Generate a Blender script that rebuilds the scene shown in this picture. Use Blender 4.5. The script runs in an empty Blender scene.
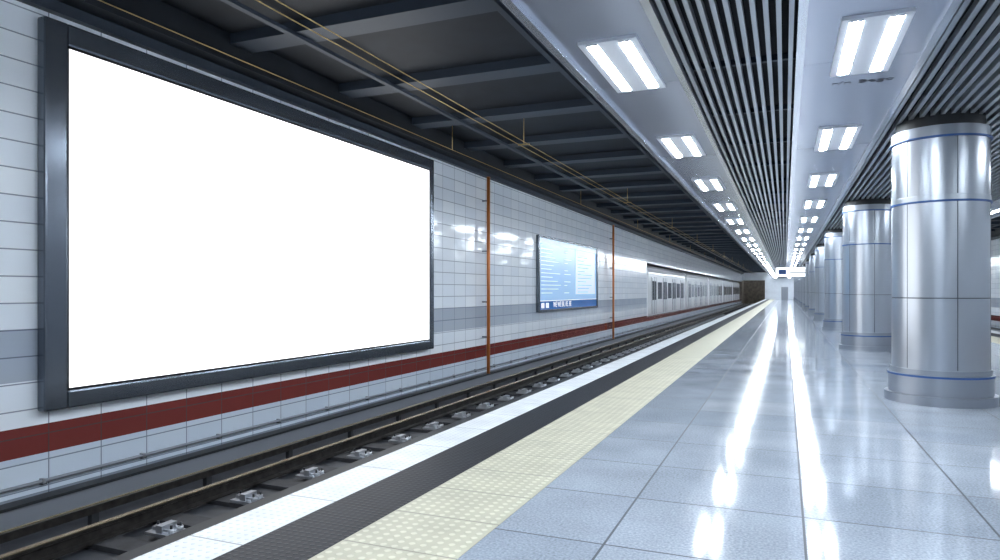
import bpy, bmesh, math, random
from mathutils import Vector, Matrix
random.seed(4)
S = bpy.context.scene
COL = S.collection

# ---------------------------------------------------------------- materials
def new_mat(name):
    m = bpy.data.materials.new(name); m.use_nodes = True
    nt = m.node_tree
    b = nt.nodes.get('Principled BSDF')
    return m, nt, b
def pbr(name, col, rough=0.5, metal=0.0, emit=None, estr=0.0, noise=0.0, nscale=8.0, spec=0.5, coat=0.0):
    m, nt, b = new_mat(name)
    b.inputs['Base Color'].default_value = (*col, 1)
    b.inputs['Roughness'].default_value = rough
    b.inputs['Metallic'].default_value = metal
    b.inputs['Specular IOR Level'].default_value = spec
    b.inputs['Coat Weight'].default_value = coat
    if emit:
        b.inputs['Emission Color'].default_value = (*emit, 1)
        b.inputs['Emission Strength'].default_value = estr
    if noise > 0:
        g = nt.nodes.new('ShaderNodeNewGeometry')
        n = nt.nodes.new('ShaderNodeTexNoise'); n.inputs['Scale'].default_value = nscale
        n.inputs['Detail'].default_value = 5
        nt.links.new(g.outputs['Position'], n.inputs['Vector'])
        r = nt.nodes.new('ShaderNodeValToRGB')
        lo = [max(0, c*(1-noise)) for c in col]; hi = [min(1, c*(1+noise)) for c in col]
        r.color_ramp.elements[0].position = .3; r.color_ramp.elements[1].position = .7
        r.color_ramp.elements[0].color = (*lo, 1); r.color_ramp.elements[1].color = (*hi, 1)
        nt.links.new(n.outputs['Fac'], r.inputs['Fac'])
        nt.links.new(r.outputs['Color'], b.inputs['Base Color'])
    return m
def mth(nt, op, a, b=None, c=None):
    n = nt.nodes.new('ShaderNodeMath'); n.operation = op
    for i, v in enumerate((a, b, c)):
        if v is None: continue
        if isinstance(v, (int, float)): n.inputs[i].default_value = v
        else: nt.links.new(v, n.inputs[i])
    return n.outputs[0]

def wall_tile_mat():
    m, nt, b = new_mat('glazed_wall_tile')
    g = nt.nodes.new('ShaderNodeNewGeometry')
    sp = nt.nodes.new('ShaderNodeSeparateXYZ'); nt.links.new(g.outputs['Position'], sp.inputs[0])
    cb = nt.nodes.new('ShaderNodeCombineXYZ')
    nt.links.new(sp.outputs['Y'], cb.inputs[0]); nt.links.new(sp.outputs['Z'], cb.inputs[1])
    br = nt.nodes.new('ShaderNodeTexBrick')
    br.offset = 0.0; br.squash = 1.0
    br.inputs['Scale'].default_value = 1; br.inputs['Brick Width'].default_value = .6
    br.inputs['Row Height'].default_value = .275; br.inputs['Mortar Size'].default_value = .007
    br.inputs['Mortar Smooth'].default_value = .1
    br.inputs['Color1'].default_value = (1, 1, 1, 1); br.inputs['Color2'].default_value = (.90, .92, .95, 1)
    br.inputs['Mortar'].default_value = (.28, .30, .35, 1)
    nt.links.new(cb.outputs[0], br.inputs['Vector'])
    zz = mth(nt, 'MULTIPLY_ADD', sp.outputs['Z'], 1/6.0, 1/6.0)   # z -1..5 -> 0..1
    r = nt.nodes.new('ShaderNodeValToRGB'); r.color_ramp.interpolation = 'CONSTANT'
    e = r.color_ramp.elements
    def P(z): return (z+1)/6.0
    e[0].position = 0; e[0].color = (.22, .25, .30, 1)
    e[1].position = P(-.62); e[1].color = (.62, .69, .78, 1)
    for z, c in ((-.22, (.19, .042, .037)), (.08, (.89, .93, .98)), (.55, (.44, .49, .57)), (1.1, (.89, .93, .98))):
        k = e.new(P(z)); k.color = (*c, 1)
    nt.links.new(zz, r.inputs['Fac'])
    mx = nt.nodes.new('ShaderNodeMix'); mx.data_type = 'RGBA'; mx.blend_type = 'MULTIPLY'
    mx.inputs['Factor'].default_value = 1
    nt.links.new(r.outputs['Color'], mx.inputs['A']); nt.links.new(br.outputs['Color'], mx.inputs['B'])
    nt.links.new(mx.outputs['Result'], b.inputs['Base Color'])
    ro = mth(nt, 'MULTIPLY_ADD', br.outputs['Fac'], .5, .10)
    nt.links.new(ro, b.inputs['Roughness'])
    bp = nt.nodes.new('ShaderNodeBump'); bp.inputs['Strength'].default_value = .35; bp.inputs['Distance'].default_value = .004
    inv = mth(nt, 'SUBTRACT', 1.0, br.outputs['Fac'])
    nt.links.new(inv, bp.inputs['Height']); nt.links.new(bp.outputs['Normal'], b.inputs['Normal'])
    b.inputs['Specular IOR Level'].default_value = .6
    return m

def floor_mat():
    m, nt, b = new_mat('polished_granite_tile')
    g = nt.nodes.new('ShaderNodeNewGeometry')
    mp = nt.nodes.new('ShaderNodeMapping'); mp.inputs['Location'].default_value = (-.11+11*1.1, -4.35+20, 0)
    nt.links.new(g.outputs['Position'], mp.inputs['Vector'])
    br = nt.nodes.new('ShaderNodeTexBrick'); br.offset = 0; br.squash = 1
    br.inputs['Scale'].default_value = 1; br.inputs['Brick Width'].default_value = 1.1
    br.inputs['Row Height'].default_value = .98; br.inputs['Mortar Size'].default_value = .008
    br.inputs['Mortar Smooth'].default_value = .1
    br.inputs['Color1'].default_value = (.34, .385, .455, 1); br.inputs['Color2'].default_value = (.43, .475, .545, 1)
    br.inputs['Mortar'].default_value = (.04, .05, .07, 1)
    nt.links.new(mp.outputs[0], br.inputs['Vector'])
    n = nt.nodes.new('ShaderNodeTexNoise'); n.inputs['Scale'].default_value = 60; n.inputs['Detail'].default_value = 4
    nt.links.new(g.outputs['Position'], n.inputs['Vector'])
    n2 = nt.nodes.new('ShaderNodeTexNoise'); n2.inputs['Scale'].default_value = 1.3; n2.inputs['Detail'].default_value = 5
    nt.links.new(g.outputs['Position'], n2.inputs['Vector'])
    f = mth(nt, 'ADD', mth(nt, 'MULTIPLY', n.outputs['Fac'], 1.2), mth(nt, 'MULTIPLY', n2.outputs['Fac'], .6))
    f = mth(nt, 'ADD', f, .08)
    mx = nt.nodes.new('ShaderNodeMix'); mx.data_type = 'RGBA'; mx.blend_type = 'MULTIPLY'; mx.inputs['Factor'].default_value = 1
    nt.links.new(br.outputs['Color'], mx.inputs['A'])
    cc = nt.nodes.new('ShaderNodeCombineColor')
    for i in range(3): nt.links.new(f, cc.inputs[i])
    nt.links.new(cc.outputs[0], mx.inputs['B'])
    nt.links.new(mx.outputs['Result'], b.inputs['Base Color'])
    ro = mth(nt, 'ADD', mth(nt, 'MULTIPLY', br.outputs['Fac'], .4), mth(nt, 'MULTIPLY_ADD', n2.outputs['Fac'], .07, .05))
    nt.links.new(ro, b.inputs['Roughness'])
    b.inputs['Specular IOR Level'].default_value = .5
    bp = nt.nodes.new('ShaderNodeBump'); bp.inputs['Strength'].default_value = .3; bp.inputs['Distance'].default_value = .004
    nt.links.new(mth(nt, 'SUBTRACT', 1.0, br.outputs['Fac']), bp.inputs['Height']); nt.links.new(bp.outputs['Normal'], b.inputs['Normal'])
    return m

def tactile_mat(name, col, dotcol, pitch, rad, joint, jcol, rough=.45, spec=.5):
    m, nt, b = new_mat(name)
    g = nt.nodes.new('ShaderNodeNewGeometry')
    sp = nt.nodes.new('ShaderNodeSeparateXYZ'); nt.links.new(g.outputs['Position'], sp.inputs[0])
    def cell(o):
        a = mth(nt, 'FRACT', mth(nt, 'DIVIDE', mth(nt, 'ADD', o, 50.0), pitch))
        a = mth(nt, 'SUBTRACT', a, .5)
        return mth(nt, 'MULTIPLY', a, a)
    d = mth(nt, 'SQRT', mth(nt, 'ADD', cell(sp.outputs['X']), cell(sp.outputs['Y'])))
    dome = nt.nodes.new('ShaderNodeMapRange'); dome.interpolation_type = 'SMOOTHSTEP'
    nt.links.new(d, dome.inputs['Value'])
    dome.inputs['From Min'].default_value = rad*1.25; dome.inputs['From Max'].default_value = rad*.75
    mx = nt.nodes.new('ShaderNodeMix'); mx.data_type = 'RGBA'
    mx.inputs['A'].default_value = (*col, 1); mx.inputs['B'].default_value = (*dotcol, 1)
    nt.links.new(dome.outputs[0], mx.inputs['Factor'])
    jf = mth(nt, 'FRACT', mth(nt, 'DIVIDE', mth(nt, 'ADD', sp.outputs['Y'], 50.0), joint))
    jm = mth(nt, 'LESS_THAN', jf, .012/joint)
    m2 = nt.nodes.new('ShaderNodeMix'); m2.data_type = 'RGBA'
    nt.links.new(mx.outputs['Result'], m2.inputs['A']); m2.inputs['B'].default_value = (*jcol, 1)
    nt.links.new(jm, m2.inputs['Factor'])
    n = nt.nodes.new('ShaderNodeTexNoise'); n.inputs['Scale'].default_value = 3; n.inputs['Detail'].default_value = 6
    nt.links.new(g.outputs['Position'], n.inputs['Vector'])
    f = mth(nt, 'MULTIPLY_ADD', n.outputs['Fac'], .5, .75)
    m3 = nt.nodes.new('ShaderNodeMix'); m3.data_type = 'RGBA'; m3.blend_type = 'MULTIPLY'; m3.inputs['Factor'].default_value = 1
    cc = nt.nodes.new('ShaderNodeCombineColor')
    for i in range(3): nt.links.new(f, cc.inputs[i])
    nt.links.new(m2.outputs['Result'], m3.inputs['A']); nt.links.new(cc.outputs[0], m3.inputs['B'])
    nt.links.new(m3.outputs['Result'], b.inputs['Base Color'])
    b.inputs['Roughness'].default_value = rough
    b.inputs['Specular IOR Level'].default_value = spec
    bp = nt.nodes.new('ShaderNodeBump'); bp.inputs['Strength'].default_value = .8; bp.inputs['Distance'].default_value = .005
    nt.links.new(dome.outputs[0], bp.inputs['Height']); nt.links.new(bp.outputs['Normal'], b.inputs['Normal'])
    return m

def brushed_mat():
    m, nt, b = new_mat('brushed_steel_cladding')
    b.inputs['Base Color'].default_value = (.50, .54, .60, 1)
    b.inputs['Metallic'].default_value = 1
    b.inputs['Roughness'].default_value = .29
    return m

M_wall = wall_tile_mat(); M_floor = floor_mat(); M_steel = brushed_mat()
M_base = pbr('column_base_steel', (.36, .39, .44), .42, 1.0)
M_yel = tactile_mat('yellow_tactile_paving', (.50, .48, .37), (.66, .64, .52), .075, .27, .6, (.27, .26, .21))  # lighter dome tops: wear plus occlusion shading put into the colour
M_blk = tactile_mat('black_rubber_strip', (.010, .012, .018), (.020, .023, .032), .05, .25, 1.2, (.004, .004, .006), .5, .25)
M_wht = tactile_mat('white_edge_paving', (.80, .83, .86), (.66, .70, .75), .06, .2, .9, (.3, .32, .35), .4)
M_panel = pbr('soffit_panel_metal', (.55, .58, .68), .2, .55)
M_lip = pbr('aluminium_trim', (.78, .80, .85), .2, .8)
M_slat = pbr('ceiling_slat', (.40, .43, .47), .35, .5)
M_void = pbr('ceiling_void', (.010, .011, .013), .8)
M_dceil = pbr('dark_ceiling_panel', (.009, .012, .017), .6, 0, noise=.25, nscale=2, spec=.25)
M_beam = pbr('ceiling_beam_paint', (.028, .038, .054), .5, 0, spec=.3)
M_conc = pbr('trackbed_concrete', (.040, .044, .053), .6, noise=.35, nscale=5)
M_sleep = pbr('sleeper_concrete', (.033, .034, .04), .7, noise=.3, nscale=10)
M_rail = pbr('rail_web_steel', (.040, .036, .034), .4, .6, noise=.4, nscale=12)
M_railtop = pbr('rail_polished', (.58, .46, .27), .25, .9)
M_clip = pbr('galvanised_clip', (.50, .52, .56), .35, .8)
M_frame = pbr('billboard_frame', (.13, .15, .18), .2, .75)
M_frame2 = pbr('billboard_frame_edge', (.012, .014, .018), .3, .3)
M_scr = pbr('billboard_screen', (.9, .9, .9), .4, 0, (1, 1, 1), 1.5)
M_tube = pbr('fluorescent_tube', (1, 1, 1), .4, 0, (.85, .93, 1.0), 66)
M_fill = pbr('added_fill_tube', (1, 1, 1), .4, 0, (.85, .93, 1.0), 44)  # glow for the added, unseen fill tubes
M_white = pbr('white_enamel', (.70, .72, .78), .3)
M_orange = pbr('orange_pipe', (.62, .20, .05), .35, .2)
M_blue = pbr('blue_band', (.025, .09, .28), .45, 0)
M_cable = pbr('brass_wire', (.42, .30, .13), .4, .7)
M_grey = pbr('grey_conduit', (.28, .30, .34), .4, .4)
M_dgrey = pbr('dark_rubber', (.02, .022, .026), .5)
M_seam = pbr('cladding_seam', (.07, .08, .10), .5, .5)
M_train = pbr('train_body', (.90, .92, .95), .25, .0, coat=.4)
M_tdoor = pbr('train_door', (.70, .73, .78), .25, .1)
M_glass = pbr('train_glass', (.015, .02, .03), .06)
M_endw = pbr('end_wall_paint', (.72, .76, .82), .3, noise=.08, nscale=1)
M_tun = pbr('tunnel_lining', (.20, .17, .14), .8, noise=.3, nscale=2)
M_sign = pbr('info_sign_panel', (.30, .50, .75), .2, 0, (.35, .55, .78), .42)
M_signw = pbr('info_sign_paper', (.7, .8, .9), .3, 0, (.66, .78, .90), .42)
M_signb = pbr('info_sign_strip', (.01, .10, .34), .2, 0, (.01, .10, .34), .35)
M_txtw = pbr('white_lettering', (.9, .9, .9), .4, 0, (1, 1, 1), .5)
M_txtb = pbr('blue_lettering', (.08, .18, .40), .4)
M_txtd = pbr('dark_lettering', (.05, .06, .08), .5)
M_hang = pbr('hanging_sign_face', (.9, .9, .9), .3, 0, (.95, .98, 1), 1.4)

# ---------------------------------------------------------------- mesh helpers
class MB:
    """collects boxes / lathes into one mesh object"""
    def __init__(self, name, parent=None, bevel=0):
        self.bm = bmesh.new(); self.name = name; self.mats = []; self.parent = parent; self.bevel = bevel
    def mi(self, m):
        if m not in self.mats: self.mats.append(m)
        return self.mats.index(m)
    def box(self, x0, x1, y0, y1, z0, z1, m):
        bm = self.bm; k = self.mi(m)
        v = [bm.verts.new((x, y, z)) for x in (x0, x1) for y in (y0, y1) for z in (z0, z1)]
        for q in ((0,1,3,2), (4,6,7,5), (0,4,5,1), (2,3,7,6), (0,2,6,4), (1,5,7,3)):
            f = bm.faces.new([v[i] for i in q]); f.material_index = k
        return self
    def prism(self, prof, y0, y1, m, axis='y'):
        bm = self.bm; k = self.mi(m)
        a = [bm.verts.new((x, y0, z)) for x, z in prof]; b = [bm.verts.new((x, y1, z)) for x, z in prof]
        n = len(prof)
        for i in range(n):
            f = bm.faces.new((a[i], a[(i+1) % n], b[(i+1) % n], b[i])); f.material_index = k
        f = bm.faces.new(a[::-1]); f.material_index = k
        f = bm.faces.new(b); f.material_index = k
        return self
    def cyl(self, p, q, r, m, seg=10):
        bm = self.bm; k = self.mi(m); p = Vector(p); q = Vector(q); d = (q-p).normalized()
        u = d.orthogonal().normalized(); w = d.cross(u)
        A = []; B = []
        for i in range(seg):
            o = (u*math.cos(2*math.pi*i/seg) + w*math.sin(2*math.pi*i/seg))*r
            A.append(bm.verts.new(p+o)); B.append(bm.verts.new(q+o))
        for i in range(seg):
            f = bm.faces.new((A[i], A[(i+1) % seg], B[(i+1) % seg], B[i])); f.material_index = k; f.smooth = True
        for l in (A[::-1], B):
            f = bm.faces.new(l); f.material_index = k
        return self
    def lathe(self, cx, cy, prof, seg=96):
        """prof: list of (r,z,mat); every band has its own rings so profile edges stay crisp"""
        bm = self.bm
        def ring(r, z): return [bm.verts.new((cx+r*math.cos(2*math.pi*i/seg), cy+r*math.sin(2*math.pi*i/seg), z)) for i in range(seg)]
        for (r0, z0, _), (r1, z1, m) in zip(prof, prof[1:]):
            a = ring(r0, z0); b = ring(r1, z1); k = self.mi(m)
            for i in range(seg):
                f = bm.faces.new((a[i], a[(i+1) % seg], b[(i+1) % seg], b[i])); f.material_index = k; f.smooth = True
        return self
    def done(self, recalc=True):
        if recalc: bmesh.ops.recalc_face_normals(self.bm, faces=self.bm.faces)
        me = bpy.data.meshes.new(self.name); self.bm.to_mesh(me); self.bm.free()
        for m in self.mats: me.materials.append(m)
        o = bpy.data.objects.new(self.name, me); COL.objects.link(o)
        if self.parent: o.parent = self.parent
        if self.bevel:
            b = o.modifiers.new('bevel', 'BEVEL'); b.width = self.bevel; b.segments = 2; b.limit_method = 'ANGLE'
        return o
def empty(name, loc=(0, 0, 0)):
    o = bpy.data.objects.new(name, None); o.location = (0, 0, 0); COL.objects.link(o); return o
def text(name, s, loc, rot, size, mat, parent=None, align='LEFT'):
    c = bpy.data.curves.new(name, 'FONT'); c.body = s; c.size = size; c.extrude = .002; c.align_x = align
    c.materials.append(mat)
    o = bpy.data.objects.new(name, c); o.location = loc; o.rotation_euler = rot; COL.objects.link(o)
    if parent: o.parent = parent
    return o

# ---------------------------------------------------------------- dimensions
XE0, XE1 = -3.36, 7.26          # platform edges
XW0, XW1 = -7.2, 11.1           # side walls
Y0, Y1 = -9.0, 130.0
ZB = -.9; ZC = 3.8; ZT = 4.95; ZWT = 4.55
CX = 1.95
YO = 38.6                       # start of the siding opening

# platform
o = MB('floor'); o.box(-1.69, 5.59, Y0, Y1, -.2, 0, M_floor); o.done()
for side in (0, 1):
    f = (lambda x: x) if side == 0 else (lambda x: 2*CX-x)
    def bx(mb, x0, x1, *a):
        x0, x1 = sorted((f(x0), f(x1))); mb.box(x0, x1, *a)
    YA, YB = Y0+.01, Y1-.06
    o = MB('tactile_paving_strip'); bx(o, -2.45, -1.69, YA, YB, -.2, .004, M_yel); o.done()
    o = MB('rubber_safety_strip'); bx(o, -2.95, -2.45, YA, YB, -.2, .001, M_blk); o.done()
    o = MB('platform_edge_coping'); bx(o, XE0, -2.95, YA, YB, -.2, .004, M_wht); o.done()
o = MB('platform_slab'); o.box(XE0+.12, XE1-.12, Y0, Y1, ZB, -.2, M_conc); o.done()
# trackbeds
o = MB('floor_trackbed'); o.box(-11.2, XE0+.12, Y0, Y1+8, ZB-.2, ZB, M_conc)
o.box(XE1-.12, XW1+.3, Y0, Y1+8, ZB-.2, ZB, M_conc); o.done()

# walls
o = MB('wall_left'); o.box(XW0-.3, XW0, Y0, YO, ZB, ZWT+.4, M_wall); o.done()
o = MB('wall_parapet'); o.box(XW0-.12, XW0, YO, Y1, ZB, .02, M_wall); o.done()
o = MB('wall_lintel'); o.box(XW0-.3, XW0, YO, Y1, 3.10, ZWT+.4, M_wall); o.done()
o = MB('wall_siding'); o.box(-11.4, -11.2, 30, Y1, ZB, ZWT, M_tun); o.box(-11.2, XW0-.3, 30, 30.2, ZB, ZWT, M_tun); o.done()
o = MB('ceiling_siding'); o.box(-11.4, XW0-.3, 30, Y1, ZWT, ZWT+.2, M_dceil); o.done()
o = MB('wall_right'); o.box(XW1, XW1+.3, Y0, Y1, ZB, ZWT+.4, M_wall); o.done()
o = MB('wall_back'); o.box(-11.4, XW1+.3, Y0-.3, Y0, ZB, ZT+.2, M_endw); o.done()
o = MB('wall_far'); o.box(-3.3, XE1, Y1, Y1+.3, ZB, ZT+.2, M_endw)
for x in (-.6, 1.6, 3.8):
    o.box(x, x+1.1, Y1-.04, Y1, 0, 2.2, M_grey)
o.done()
o = MB('wall_tunnel')
for a, b in ((-11.4, -3.3), (XE1, XW1+.3)):
    o.box(a, b, Y1+8, Y1+8.3, ZB, ZT+.2, M_tun)
    o.box(a, b, Y1, Y1+.4, 3.4, ZT+.2, M_endw)
o.box(-7.5, -7.2, Y1, Y1+8, ZB, 3.4, M_tun); o.box(-3.6, -3.3, Y1+.3, Y1+8, ZB, 3.4, M_tun)
o.done()
o = MB('added_tunnel_fill')  # added tubes out of view, lighten the dark tunnel end
for y in (Y1+1.5, Y1+5): o.box(-5.4, -5.1, y, y+.8, 4.86, 4.94, M_fill)
o.done()
# trim along wall top
o = MB('trim_1'); o.box(XW0, XW0+.10, Y0, Y1, ZWT-.10, ZWT+.02, M_beam); o.done()
o = MB('trim_2'); o.box(XW1-.10, XW1, Y0, Y1, ZWT-.10, ZWT+.02, M_beam); o.done()

# ceiling over tracks
o = MB('ceiling')
o.box(XW0-.3, -2.0, Y0, Y1+8, ZT, ZT+.2, M_dceil)
o.box(2*CX+2.0, XW1+.3, Y0, Y1+8, ZT, ZT+.2, M_dceil)
o.box(-2.0, 2*CX+2.0, Y0, Y1, ZT, ZT+.2, M_dceil)
o.box(XW0, XW0+.35, Y0, Y1, ZWT+.02, ZT, M_dceil)
o.box(XW1-.35, XW1, Y0, Y1, ZWT+.02, ZT, M_dceil)
o.done()
def beams(x0, x1):
    o = MB('ceiling_beams')
    y = -7.4
    while y < Y1:
        o.box(x0, x1, y, y+.40, ZT-.14, ZT, M_beam)
        y += 2.4
    for k in (.22, .80):
        xm = x0+(x1-x0)*k
        o.box(xm-.04, xm+.04, Y0, Y1, ZT-.19, ZT-.14, M_beam)
    o.done()
beams(XW0+.35, -2.10); beams(2*CX+2.10, XW1-.35)

# soffit: panels + slats (mirrored about the column line)
def soffit(mir):
    f = (lambda x: x) if not mir else (lambda x: 2*CX-x)
    def bx(mb, x0, x1, *a):
        x0, x1 = sorted((f(x0), f(x1))); mb.box(x0, x1, *a)
    o = MB('ceiling_soffit_panels')
    pan = ((-2.03, -.98), (.10, 1.28)) if not mir else ((-2.03, -.98),)
    for a, b in pan:
        y = Y0
        while y < Y1:
            y2 = min(y+4.15, Y1)
            bx(o, a+.07, b-.07, y+.004, y2-.004, ZC, ZC+.04, M_panel)
            y = y2
        bx(o, a, a+.07, Y0, Y1, ZC-.05, ZC+.12, M_lip)
        bx(o, b-.07, b, Y0, Y1, ZC-.035, ZC+.12, M_lip)
    bx(o, -2.10, -2.03, Y0, Y1, ZC+.02, ZT, M_panel)
    bx(o, -2.0, CX, Y0, Y1, ZC+.30, ZC+.34, M_void)
    o.done()
    o = MB('ceiling_slats')
    def run(a, b, p, w):
        n = round((b-a)/p)
        for i in range(n):
            x = a+(i+.5)*(b-a)/n
            bx(o, x-w/2, x+w/2, Y0, Y1, ZC, ZC+.07, M_slat)
    if not mir:
        run(-.98, .10, .098, .040)
        run(1.28, CX, .112, .048)
        spans = ((-.98, .10), (1.28, CX))
    else:
        run(-.98, CX, .112, .048); spans = ((-.98, CX),)
    for a, b in spans:
        y = Y0+2
        while y < Y1:
            bx(o, a, b, y, y+.06, ZC+.07, ZC+.13, M_beam); y += 2.075
    o.done()
soffit(False); soffit(True)

# light fixtures: tubes in a shallow housing with rounded ends
def fixture_row(xc, ystart, name='ceiling_light'):
    y = ystart
    while y < Y1-2:
        o = MB(name)
        o.box(xc-.27, xc+.27, y-.82, y+.82, ZC-.03, ZC, M_white)
        for s in (-.15, .15):
            w = .058
            o.prism([(xc+s-w, ZC-.028), (xc+s-w*.7, ZC-.037), (xc+s, ZC-.041), (xc+s+w*.7, ZC-.037), (xc+s+w, ZC-.028)], y-.75, y+.75, M_tube)
            for e in (-.775, .775):
                o.box(xc+s-.05, xc+s+.05, y+e-.02, y+e+.02, ZC-.036, ZC-.01, M_lip)
        o.done()
        y += 4.15
fixture_row(-1.50, 6.9-4.15*3)
fixture_row(.71, 7.2-4.15*3)
fixture_row(2*CX+1.50, 6.9-4.15*3)
text('ceiling_panel_lettering', 'r/n Bego', (.47, 8.46, ZC-.003), (math.pi, 0, 0), .18, M_txtd)

# added fill tubes, hidden on the outer soffit fascias, brighten the walls
for xf, s in ((-2.10, -1), (2*CX+2.10, 1)):
    o = MB('added_wall_fill')
    a, b = sorted((xf, xf+s*.05)); o.box(a, b, Y0, Y1, ZC+.20, ZC+.36, M_white)
    a, b = sorted((xf, xf+s*.22)); o.box(a, b, Y0, Y1, ZC+.36, ZC+.385, M_dceil)  # added shield, keeps the fill off the ceiling
    y = Y0+.5
    while y < Y1:
        a, b = sorted((xf+s*.05, xf+s*.09)); o.box(a, b, y, y+2.2, ZC+.24, ZC+.32, M_fill); y += 4.15
    o.done()

# columns
y = 10.9-8.8*2
while y < Y1-3:
    o = MB('steel_column')
    R = .57
    pr = [(R+.09, 0, M_base), (R+.09, .12, M_base), (R+.04, .122, M_base), (R+.04, .36, M_base),
          (R+.055, .362, M_blue), (R+.055, .388, M_blue), (R+.02, .39, M_base), (R+.02, .46, M_base), (R, .462, M_steel),
          (R, 1.40, M_steel), (R-.008, 1.402, M_seam), (R-.008, 1.412, M_seam), (R, 1.414, M_steel),
          (R, 2.66, M_steel), (R+.02, 2.662, M_blue), (R+.02, 2.685, M_blue), (R+.006, 2.687, M_steel), (R+.006, 2.75, M_steel), (R, 2.755, M_steel),
          (R, 3.50, M_steel), (R+.025, 3.502, M_blue), (R+.025, 3.525, M_blue), (R+.004, 3.527, M_base), (R+.004, 3.66, M_base), (R-.05, 3.665, M_dgrey), (R-.05, ZC+.30, M_dgrey)]
    o.lathe(CX, y, pr)
    for i in range(6):   # vertical cladding seams
        a = math.radians(-80+60*i)
        c, s_ = math.cos(a), math.sin(a)
        for z0, z1 in ((.47, 1.40), (1.414, 2.66), (2.76, 3.50)):
            o.cyl((CX+(R-.003)*c, y+(R-.003)*s_, z0), (CX+(R-.003)*c, y+(R-.003)*s_, z1), .006, M_seam, 6)
    ob = o.done()
    y += 8.8

# ---------------------------------------------------------------- tracks
def track(name, xr, ys=Y0):
    root = empty(name)
    for i, x in enumerate(xr):
        o = MB('rail_%d' % (i+1), root)
        z = ZB+.05
        prof = [(x-.07, z), (x+.07, z), (x+.07, z+.012), (x+.012, z+.03), (x+.012, z+.11), (x+.036, z+.12), (x+.036, z+.150), (x-.036, z+.150), (x-.036, z+.12), (x-.012, z+.11), (x-.012, z+.03), (x-.07, z+.012)]
        o.prism(prof, ys, Y1-1, M_rail)
        o.box(x-.034, x+.034, ys, Y1-1, z+.150, z+.156, M_railtop)
        o.done()
    o = MB('sleepers', root)
    y = ys+.4; xa = min(xr)-.35; xb = max(xr)+.35
    while y < Y1-1.5:
        o.box(xa, xb, y, y+.26, ZB, ZB+.05, M_sleep); y += .72
    o.done()
    return root
tl = track('railway_track', (-5.98, -4.54))
track('railway_track', (2*CX+5.98, 2*CX+4.54))
track('railway_track', (-9.29, -7.85), 31)

def fasteners(root, x):
    o = MB('rail_chairs', root)
    y = 4.83-1.09*8
    while y < 70:
        z = ZB+.05
        o.box(x-.17, x+.17, y-.11, y+.11, z, z+.03, M_clip)
        o.box(x-.05, x+.03, y-.09, y+.09, z+.03, z+.10, M_clip)
        o.box(x-.15, x-.05, y-.04, y+.04, z+.03, z+.065, M_clip)
        for dx, dy in ((.11, -.05), (.11, .06), (-.12, .0)):
            o.cyl((x+dx, y+dy, z+.03), (x+dx, y+dy, z+.075), .026, M_clip, 6)
            o.cyl((x+dx, y+dy, z+.075), (x+dx, y+dy, z+.11), .012, M_dgrey, 6)
        o.cyl((x+.03, y-.07, z+.06), (x+.14, y-.02, z+.05), .013, M_clip, 6)
        o.cyl((x+.03, y+.07, z+.06), (x+.14, y+.02, z+.05), .013, M_clip, 6)
        y += 1.09
    o.done()
fasteners(tl, -5.52)
o = MB('cable_duct', tl); o.box(-5.28, -5.08, Y0, Y1-1, ZB+.05, ZB+.13, M_dgrey); o.done()

o = MB('third_rail')
o.box(-6.62, -6.52, Y0, Y1-1, ZB+.12, ZB+.20, M_rail); o.box(-6.60, -6.57, Y0, Y1-1, ZB+.20, ZB+.207, M_railtop)
y = Y0+.3
while y < 90:
    o.box(-6.60, -6.54, y, y+.08, ZB, ZB+.12, M_dgrey); y += 1.5
o.done()

# wall base: ledge + slim conduit with brackets
def wall_base(xw, s):
    def B(mb, a, b, *r):
        p, q = sorted((xw+s*a, xw+s*b)); mb.box(p, q, *r)
    o = MB('trim_wall_base'); B(o, 0, .16, Y0, Y1, ZB, ZB+.24, M_grey); B(o, 0, .18, Y0, Y1, ZB+.24, ZB+.27, M_dgrey); o.done()
    o = MB('wall_conduit')
    o.cyl((xw+s*.035, Y0, -.49), (xw+s*.035, Y1-.1, -.49), .02, M_grey, 8)
    y = Y0+.5
    while y < Y1-1:
        B(o, 0, .05, y, y+.05, -.525, -.512, M_dgrey); B(o, 0, .062, y, y+.03, -.515, -.462, M_grey); y += 1.2
    o.done()
wall_base(XW0, 1); wall_base(XW1, -1)
# orange pipes
for y in (16.0, 29.8):
    o = MB('orange_pipe')
    o.cyl((XW0+.17, y, ZB+.28), (XW0+.17, y, ZWT-.12), .045, M_orange, 14)
    for z in (.3, 1.2, 2.5, 3.8):
        o.box(XW0+.005, XW0+.17, y-.03, y+.03, z, z+.04, M_grey)
    o.done()

# ---------------------------------------------------------------- billboard
bb = empty('billboard')
BY0, BY1, BZ0, BZ1 = 4.67, 13.14, .24, 4.36
FL, FR, FB, FT = .25, .16, .20, .24
o = MB('frame', bb, .025)
X0, X1 = XW0, XW0+.14
o.box(X0, X1, BY0, BY0+FL, BZ0, BZ1, M_frame); o.box(X0, X1, BY1-FR, BY1, BZ0, BZ1, M_frame)
o.box(X0, X1, BY0+FL, BY1-FR, BZ0, BZ0+FB, M_frame); o.box(X0, X1, BY0+FL, BY1-FR, BZ1-FT, BZ1, M_frame)
o.done()
o = MB('frame_inner_edge', bb)
ia, ib, ic, id_ = BY0+FL, BY1-FR, BZ0+FB, BZ1-FT
for a in ((ia, ia+.02, ic, id_), (ib-.02, ib, ic, id_), (ia, ib, ic, ic+.02), (ia, ib, id_-.02, id_)):
    o.box(X0, X1-.02, *a, M_frame2)
o.done()
o = MB('screen', bb); o.box(X0+.02, X1-.03, ia, ib, ic, id_, M_scr); o.done()

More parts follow.
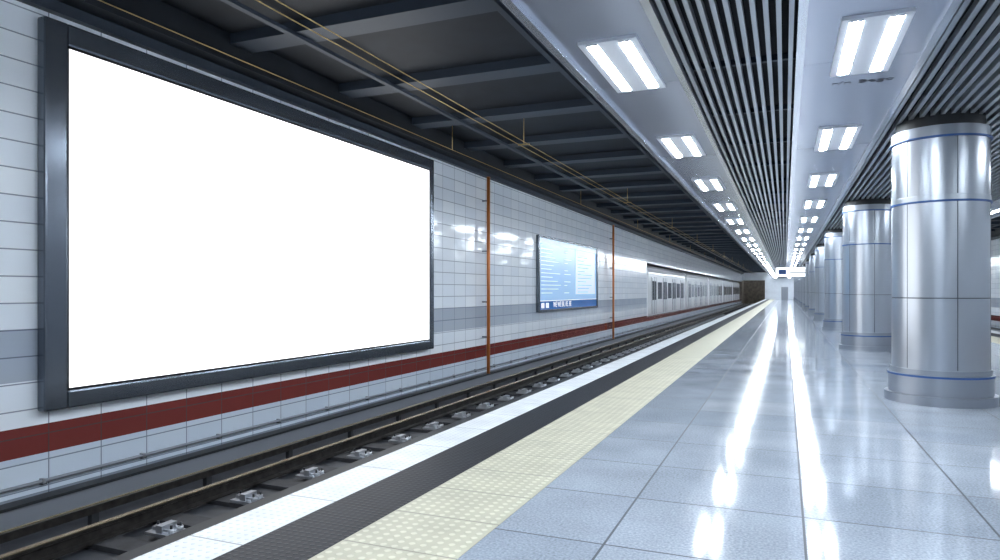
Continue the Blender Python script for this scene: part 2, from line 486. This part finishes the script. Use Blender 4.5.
# ---------------------------------------------------------------- information sign
sg = empty('information_sign')
sy0, sy1, sz0, sz1 = 20.1, 27.4, .83, 3.27
X0 = XW0; X1 = XW0+.10
o = MB('frame', sg, .008)
o.box(X0, X1, sy0, sy0+.12, sz0, sz1, M_frame); o.box(X0, X1, sy1-.12, sy1, sz0, sz1, M_frame)
o.box(X0, X1, sy0+.12, sy1-.12, sz0, sz0+.07, M_frame); o.box(X0, X1, sy0+.12, sy1-.12, sz1-.07, sz1, M_frame)
o.done()
o = MB('panel', sg)
o.box(X0, X0+.05, sy0+.1, sy1-.1, sz0+.36, sz1-.07, M_sign)
o.box(X0, X0+.055, sy0+.1, sy1-.1, sz0+.07, sz0+.34, M_signb)
o.box(X0, X0+.052, sy0+.1, sy1-.1, sz0+.34, sz0+.36, M_txtw)
o.box(X0+.05, X0+.056, sy0+4.2, sy1-.3, sz0+.55, sz1-.25, M_signw)
o.box(X0+.05, X0+.056, sy0+.1, sy1-.1, sz1-.24, sz1-.07, M_signw)
o.done()
o = MB('listing_lines', sg)
for i in range(12):
    z = sz1-.42-i*.13
    w = random.uniform(.9, 2.2)
    xx = X0+.05
    o.box(xx, xx+.004, sy0+.35, sy0+.35+w, z, z+.03, M_signw)
    if i % 3 != 1: o.box(xx, xx+.004, sy0+2.8, sy0+2.8+random.uniform(.3, .9), z, z+.03, M_signw)
    if i < 11: o.box(xx+.006, xx+.010, sy0+4.45, sy0+4.45+random.uniform(.7, 2.2), z-.1, z-.075, M_sign)
o.done()
RT = (math.pi/2, 0, math.pi/2)
text('strip_text', 'WE WE BR. RE. BE', (X0+.058, sy0+1.55, sz0+.13), RT, .26, M_txtw, sg)
o = MB('strip_marks', sg)
for a in (.35, .8): o.box(X0+.055, X0+.06, sy0+a, sy0+a+.28, sz0+.12, sz0+.28, M_txtw)
o.done()

# ---------------------------------------------------------------- overhead wires
o = MB('overhead_wires')
for x, z, r in ((-4.86, 4.40, .007), (-4.68, 4.40, .007), (-6.35, 4.42, .007)):
    o.cyl((x, Y0+.05, z), (x, Y1-.1, z), r, M_cable, 6)
y = 3.0
while y < 90:
    for x in (-4.77,):
        o.cyl((x, y, 4.40), (x, y, ZT-.005), .009, M_cable, 6); o.box(x-.12, x+.12, y-.012, y+.012, 4.39, 4.41, M_cable)
    o.cyl((-6.35, y, 4.42), (-6.35, y, ZT-.005), .009, M_cable, 6)
    y += 9.6
o.done()

# ---------------------------------------------------------------- train in siding
train = empty('train')
def car(i, y0, L, nose):
    o = MB('car_%d' % i, train)
    xa, xb = -9.79, -7.35   # body sides
    prof = [(xa, .04), (xb, .04), (xb, 2.60), (xb-.06, 2.86), (xb-.32, 3.05), (xa+.32, 3.05), (xa+.06, 2.86), (xa, 2.60)]
    ys = y0
    if nose:
        bm = o.bm; kk = o.mi(M_train); cx = (xa+xb)/2
        secs = [(y0, .72, .86), (y0+.25, .88, .94), (y0+.8, 1, 1)]
        rings = []
        for yy, sx, sz in secs:
            rings.append([bm.verts.new((cx+(x-cx)*sx, yy, z*sz)) for x, z in prof])
        for a, b in zip(rings, rings[1:]):
            n = len(prof)
            for j in range(n):
                f = bm.faces.new((a[j], a[(j+1) % n], b[(j+1) % n], b[j])); f.material_index = kk
        f = bm.faces.new(rings[0]); f.material_index = kk
        o.box(cx-.75, cx+.75, y0-.02, y0+.02, 1.25, 2.2, M_glass)
        for s in (-.7, .55): o.box(cx+s, cx+s+.15, y0-.03, y0+.01, .6, .72, M_txtw)
        ys = y0+.8
    o.prism(prof, ys, y0+L, M_train)
    for side, xs in ((1, xb), (-1, xa)):
        def P(a, b, c, d, m, t=.012):
            p, q = sorted((xs-side*.02, xs+side*t)); o.box(p, q, a, b, c, d, m)
        P(ys, y0+L, .04, .16, M_tdoor); P(ys, y0+L, 2.46, 2.52, M_tdoor)
        nd = 4
        for j in range(nd):
            yc = ys+(j+.5)*(y0+L-ys)/nd
            P(yc-.80, yc+.80, .1, 2.35, M_tdoor, .015)
            P(yc-.02, yc+.02, .1, 2.35, M_glass, .02)
            for e in (-.8, .77): P(yc+e, yc+e+.03, .1, 2.35, M_glass, .018)
            P(yc-.62, yc-.14, .95, 2.1, M_glass, .022); P(yc+.14, yc+.62, .95, 2.1, M_glass, .022)
            yw = yc+(y0+L-ys)/nd/2
            if j < nd-1: P(yw-.70, yw+.70, 1.0, 2.05, M_glass, .016)
    o.box(xa+.3, xb-.3, y0+L, y0+L+.5, .3, 2.5, M_dgrey)
    for yc in (y0+2.8, y0+L-2.8):
        o.box(xa+.4, xb-.4, yc-1.2, yc+1.2, -.5, .04, M_dgrey)
        for dy in (-.85, .85):
            for x in (-9.29, -7.85):
                o.cyl((x-.06, yc+dy, -.32), (x+.06, yc+dy, -.32), .37, M_grey, 20)
    o.done()
yy = 39.0
for i in range(5):
    car(i+1, yy, 17.0, i == 0); yy += 17.5

# ---------------------------------------------------------------- hanging sign
hs = empty('hanging_sign')
Yh = 60
o = MB('box', hs); o.box(-.75, 1.95, Yh, Yh+.2, 2.62, 3.46, M_frame); o.box(-.70, 1.90, Yh-.012, Yh, 2.67, 3.41, M_hang); o.done()
o = MB('symbols', hs)
o.box(-.5, .1, Yh-.02, Yh-.012, 2.85, 3.25, M_blue)
for z in (3.15, 2.95): o.box(.3, 1.6, Yh-.02, Yh-.012, z, z+.08, M_txtd)
o.done()
o = MB('hangers', hs)
for x in (-.4, 1.6): o.cyl((x, Yh+.1, 3.46), (x, Yh+.1, ZC+.02), .03, M_lip, 8)
o.done()

# ---------------------------------------------------------------- camera, world
F = 680.0
cam = bpy.data.cameras.new('camera'); co = bpy.data.objects.new('camera', cam); COL.objects.link(co)
cam.sensor_width = 36; cam.sensor_fit = 'HORIZONTAL'; cam.lens = 36*F/1000
cam.shift_y = .011
co.location = (0, 0, 1.5); co.rotation_euler = (math.pi/2, 0, math.atan(285/F))
S.camera = co
w = bpy.data.worlds.new('world'); S.world = w; w.use_nodes = True
w.node_tree.nodes['Background'].inputs[0].default_value = (.5, .6, .75, 1)
w.node_tree.nodes['Background'].inputs[1].default_value = .3
S.view_settings.view_transform = 'Standard'
S.view_settings.exposure = 0.12
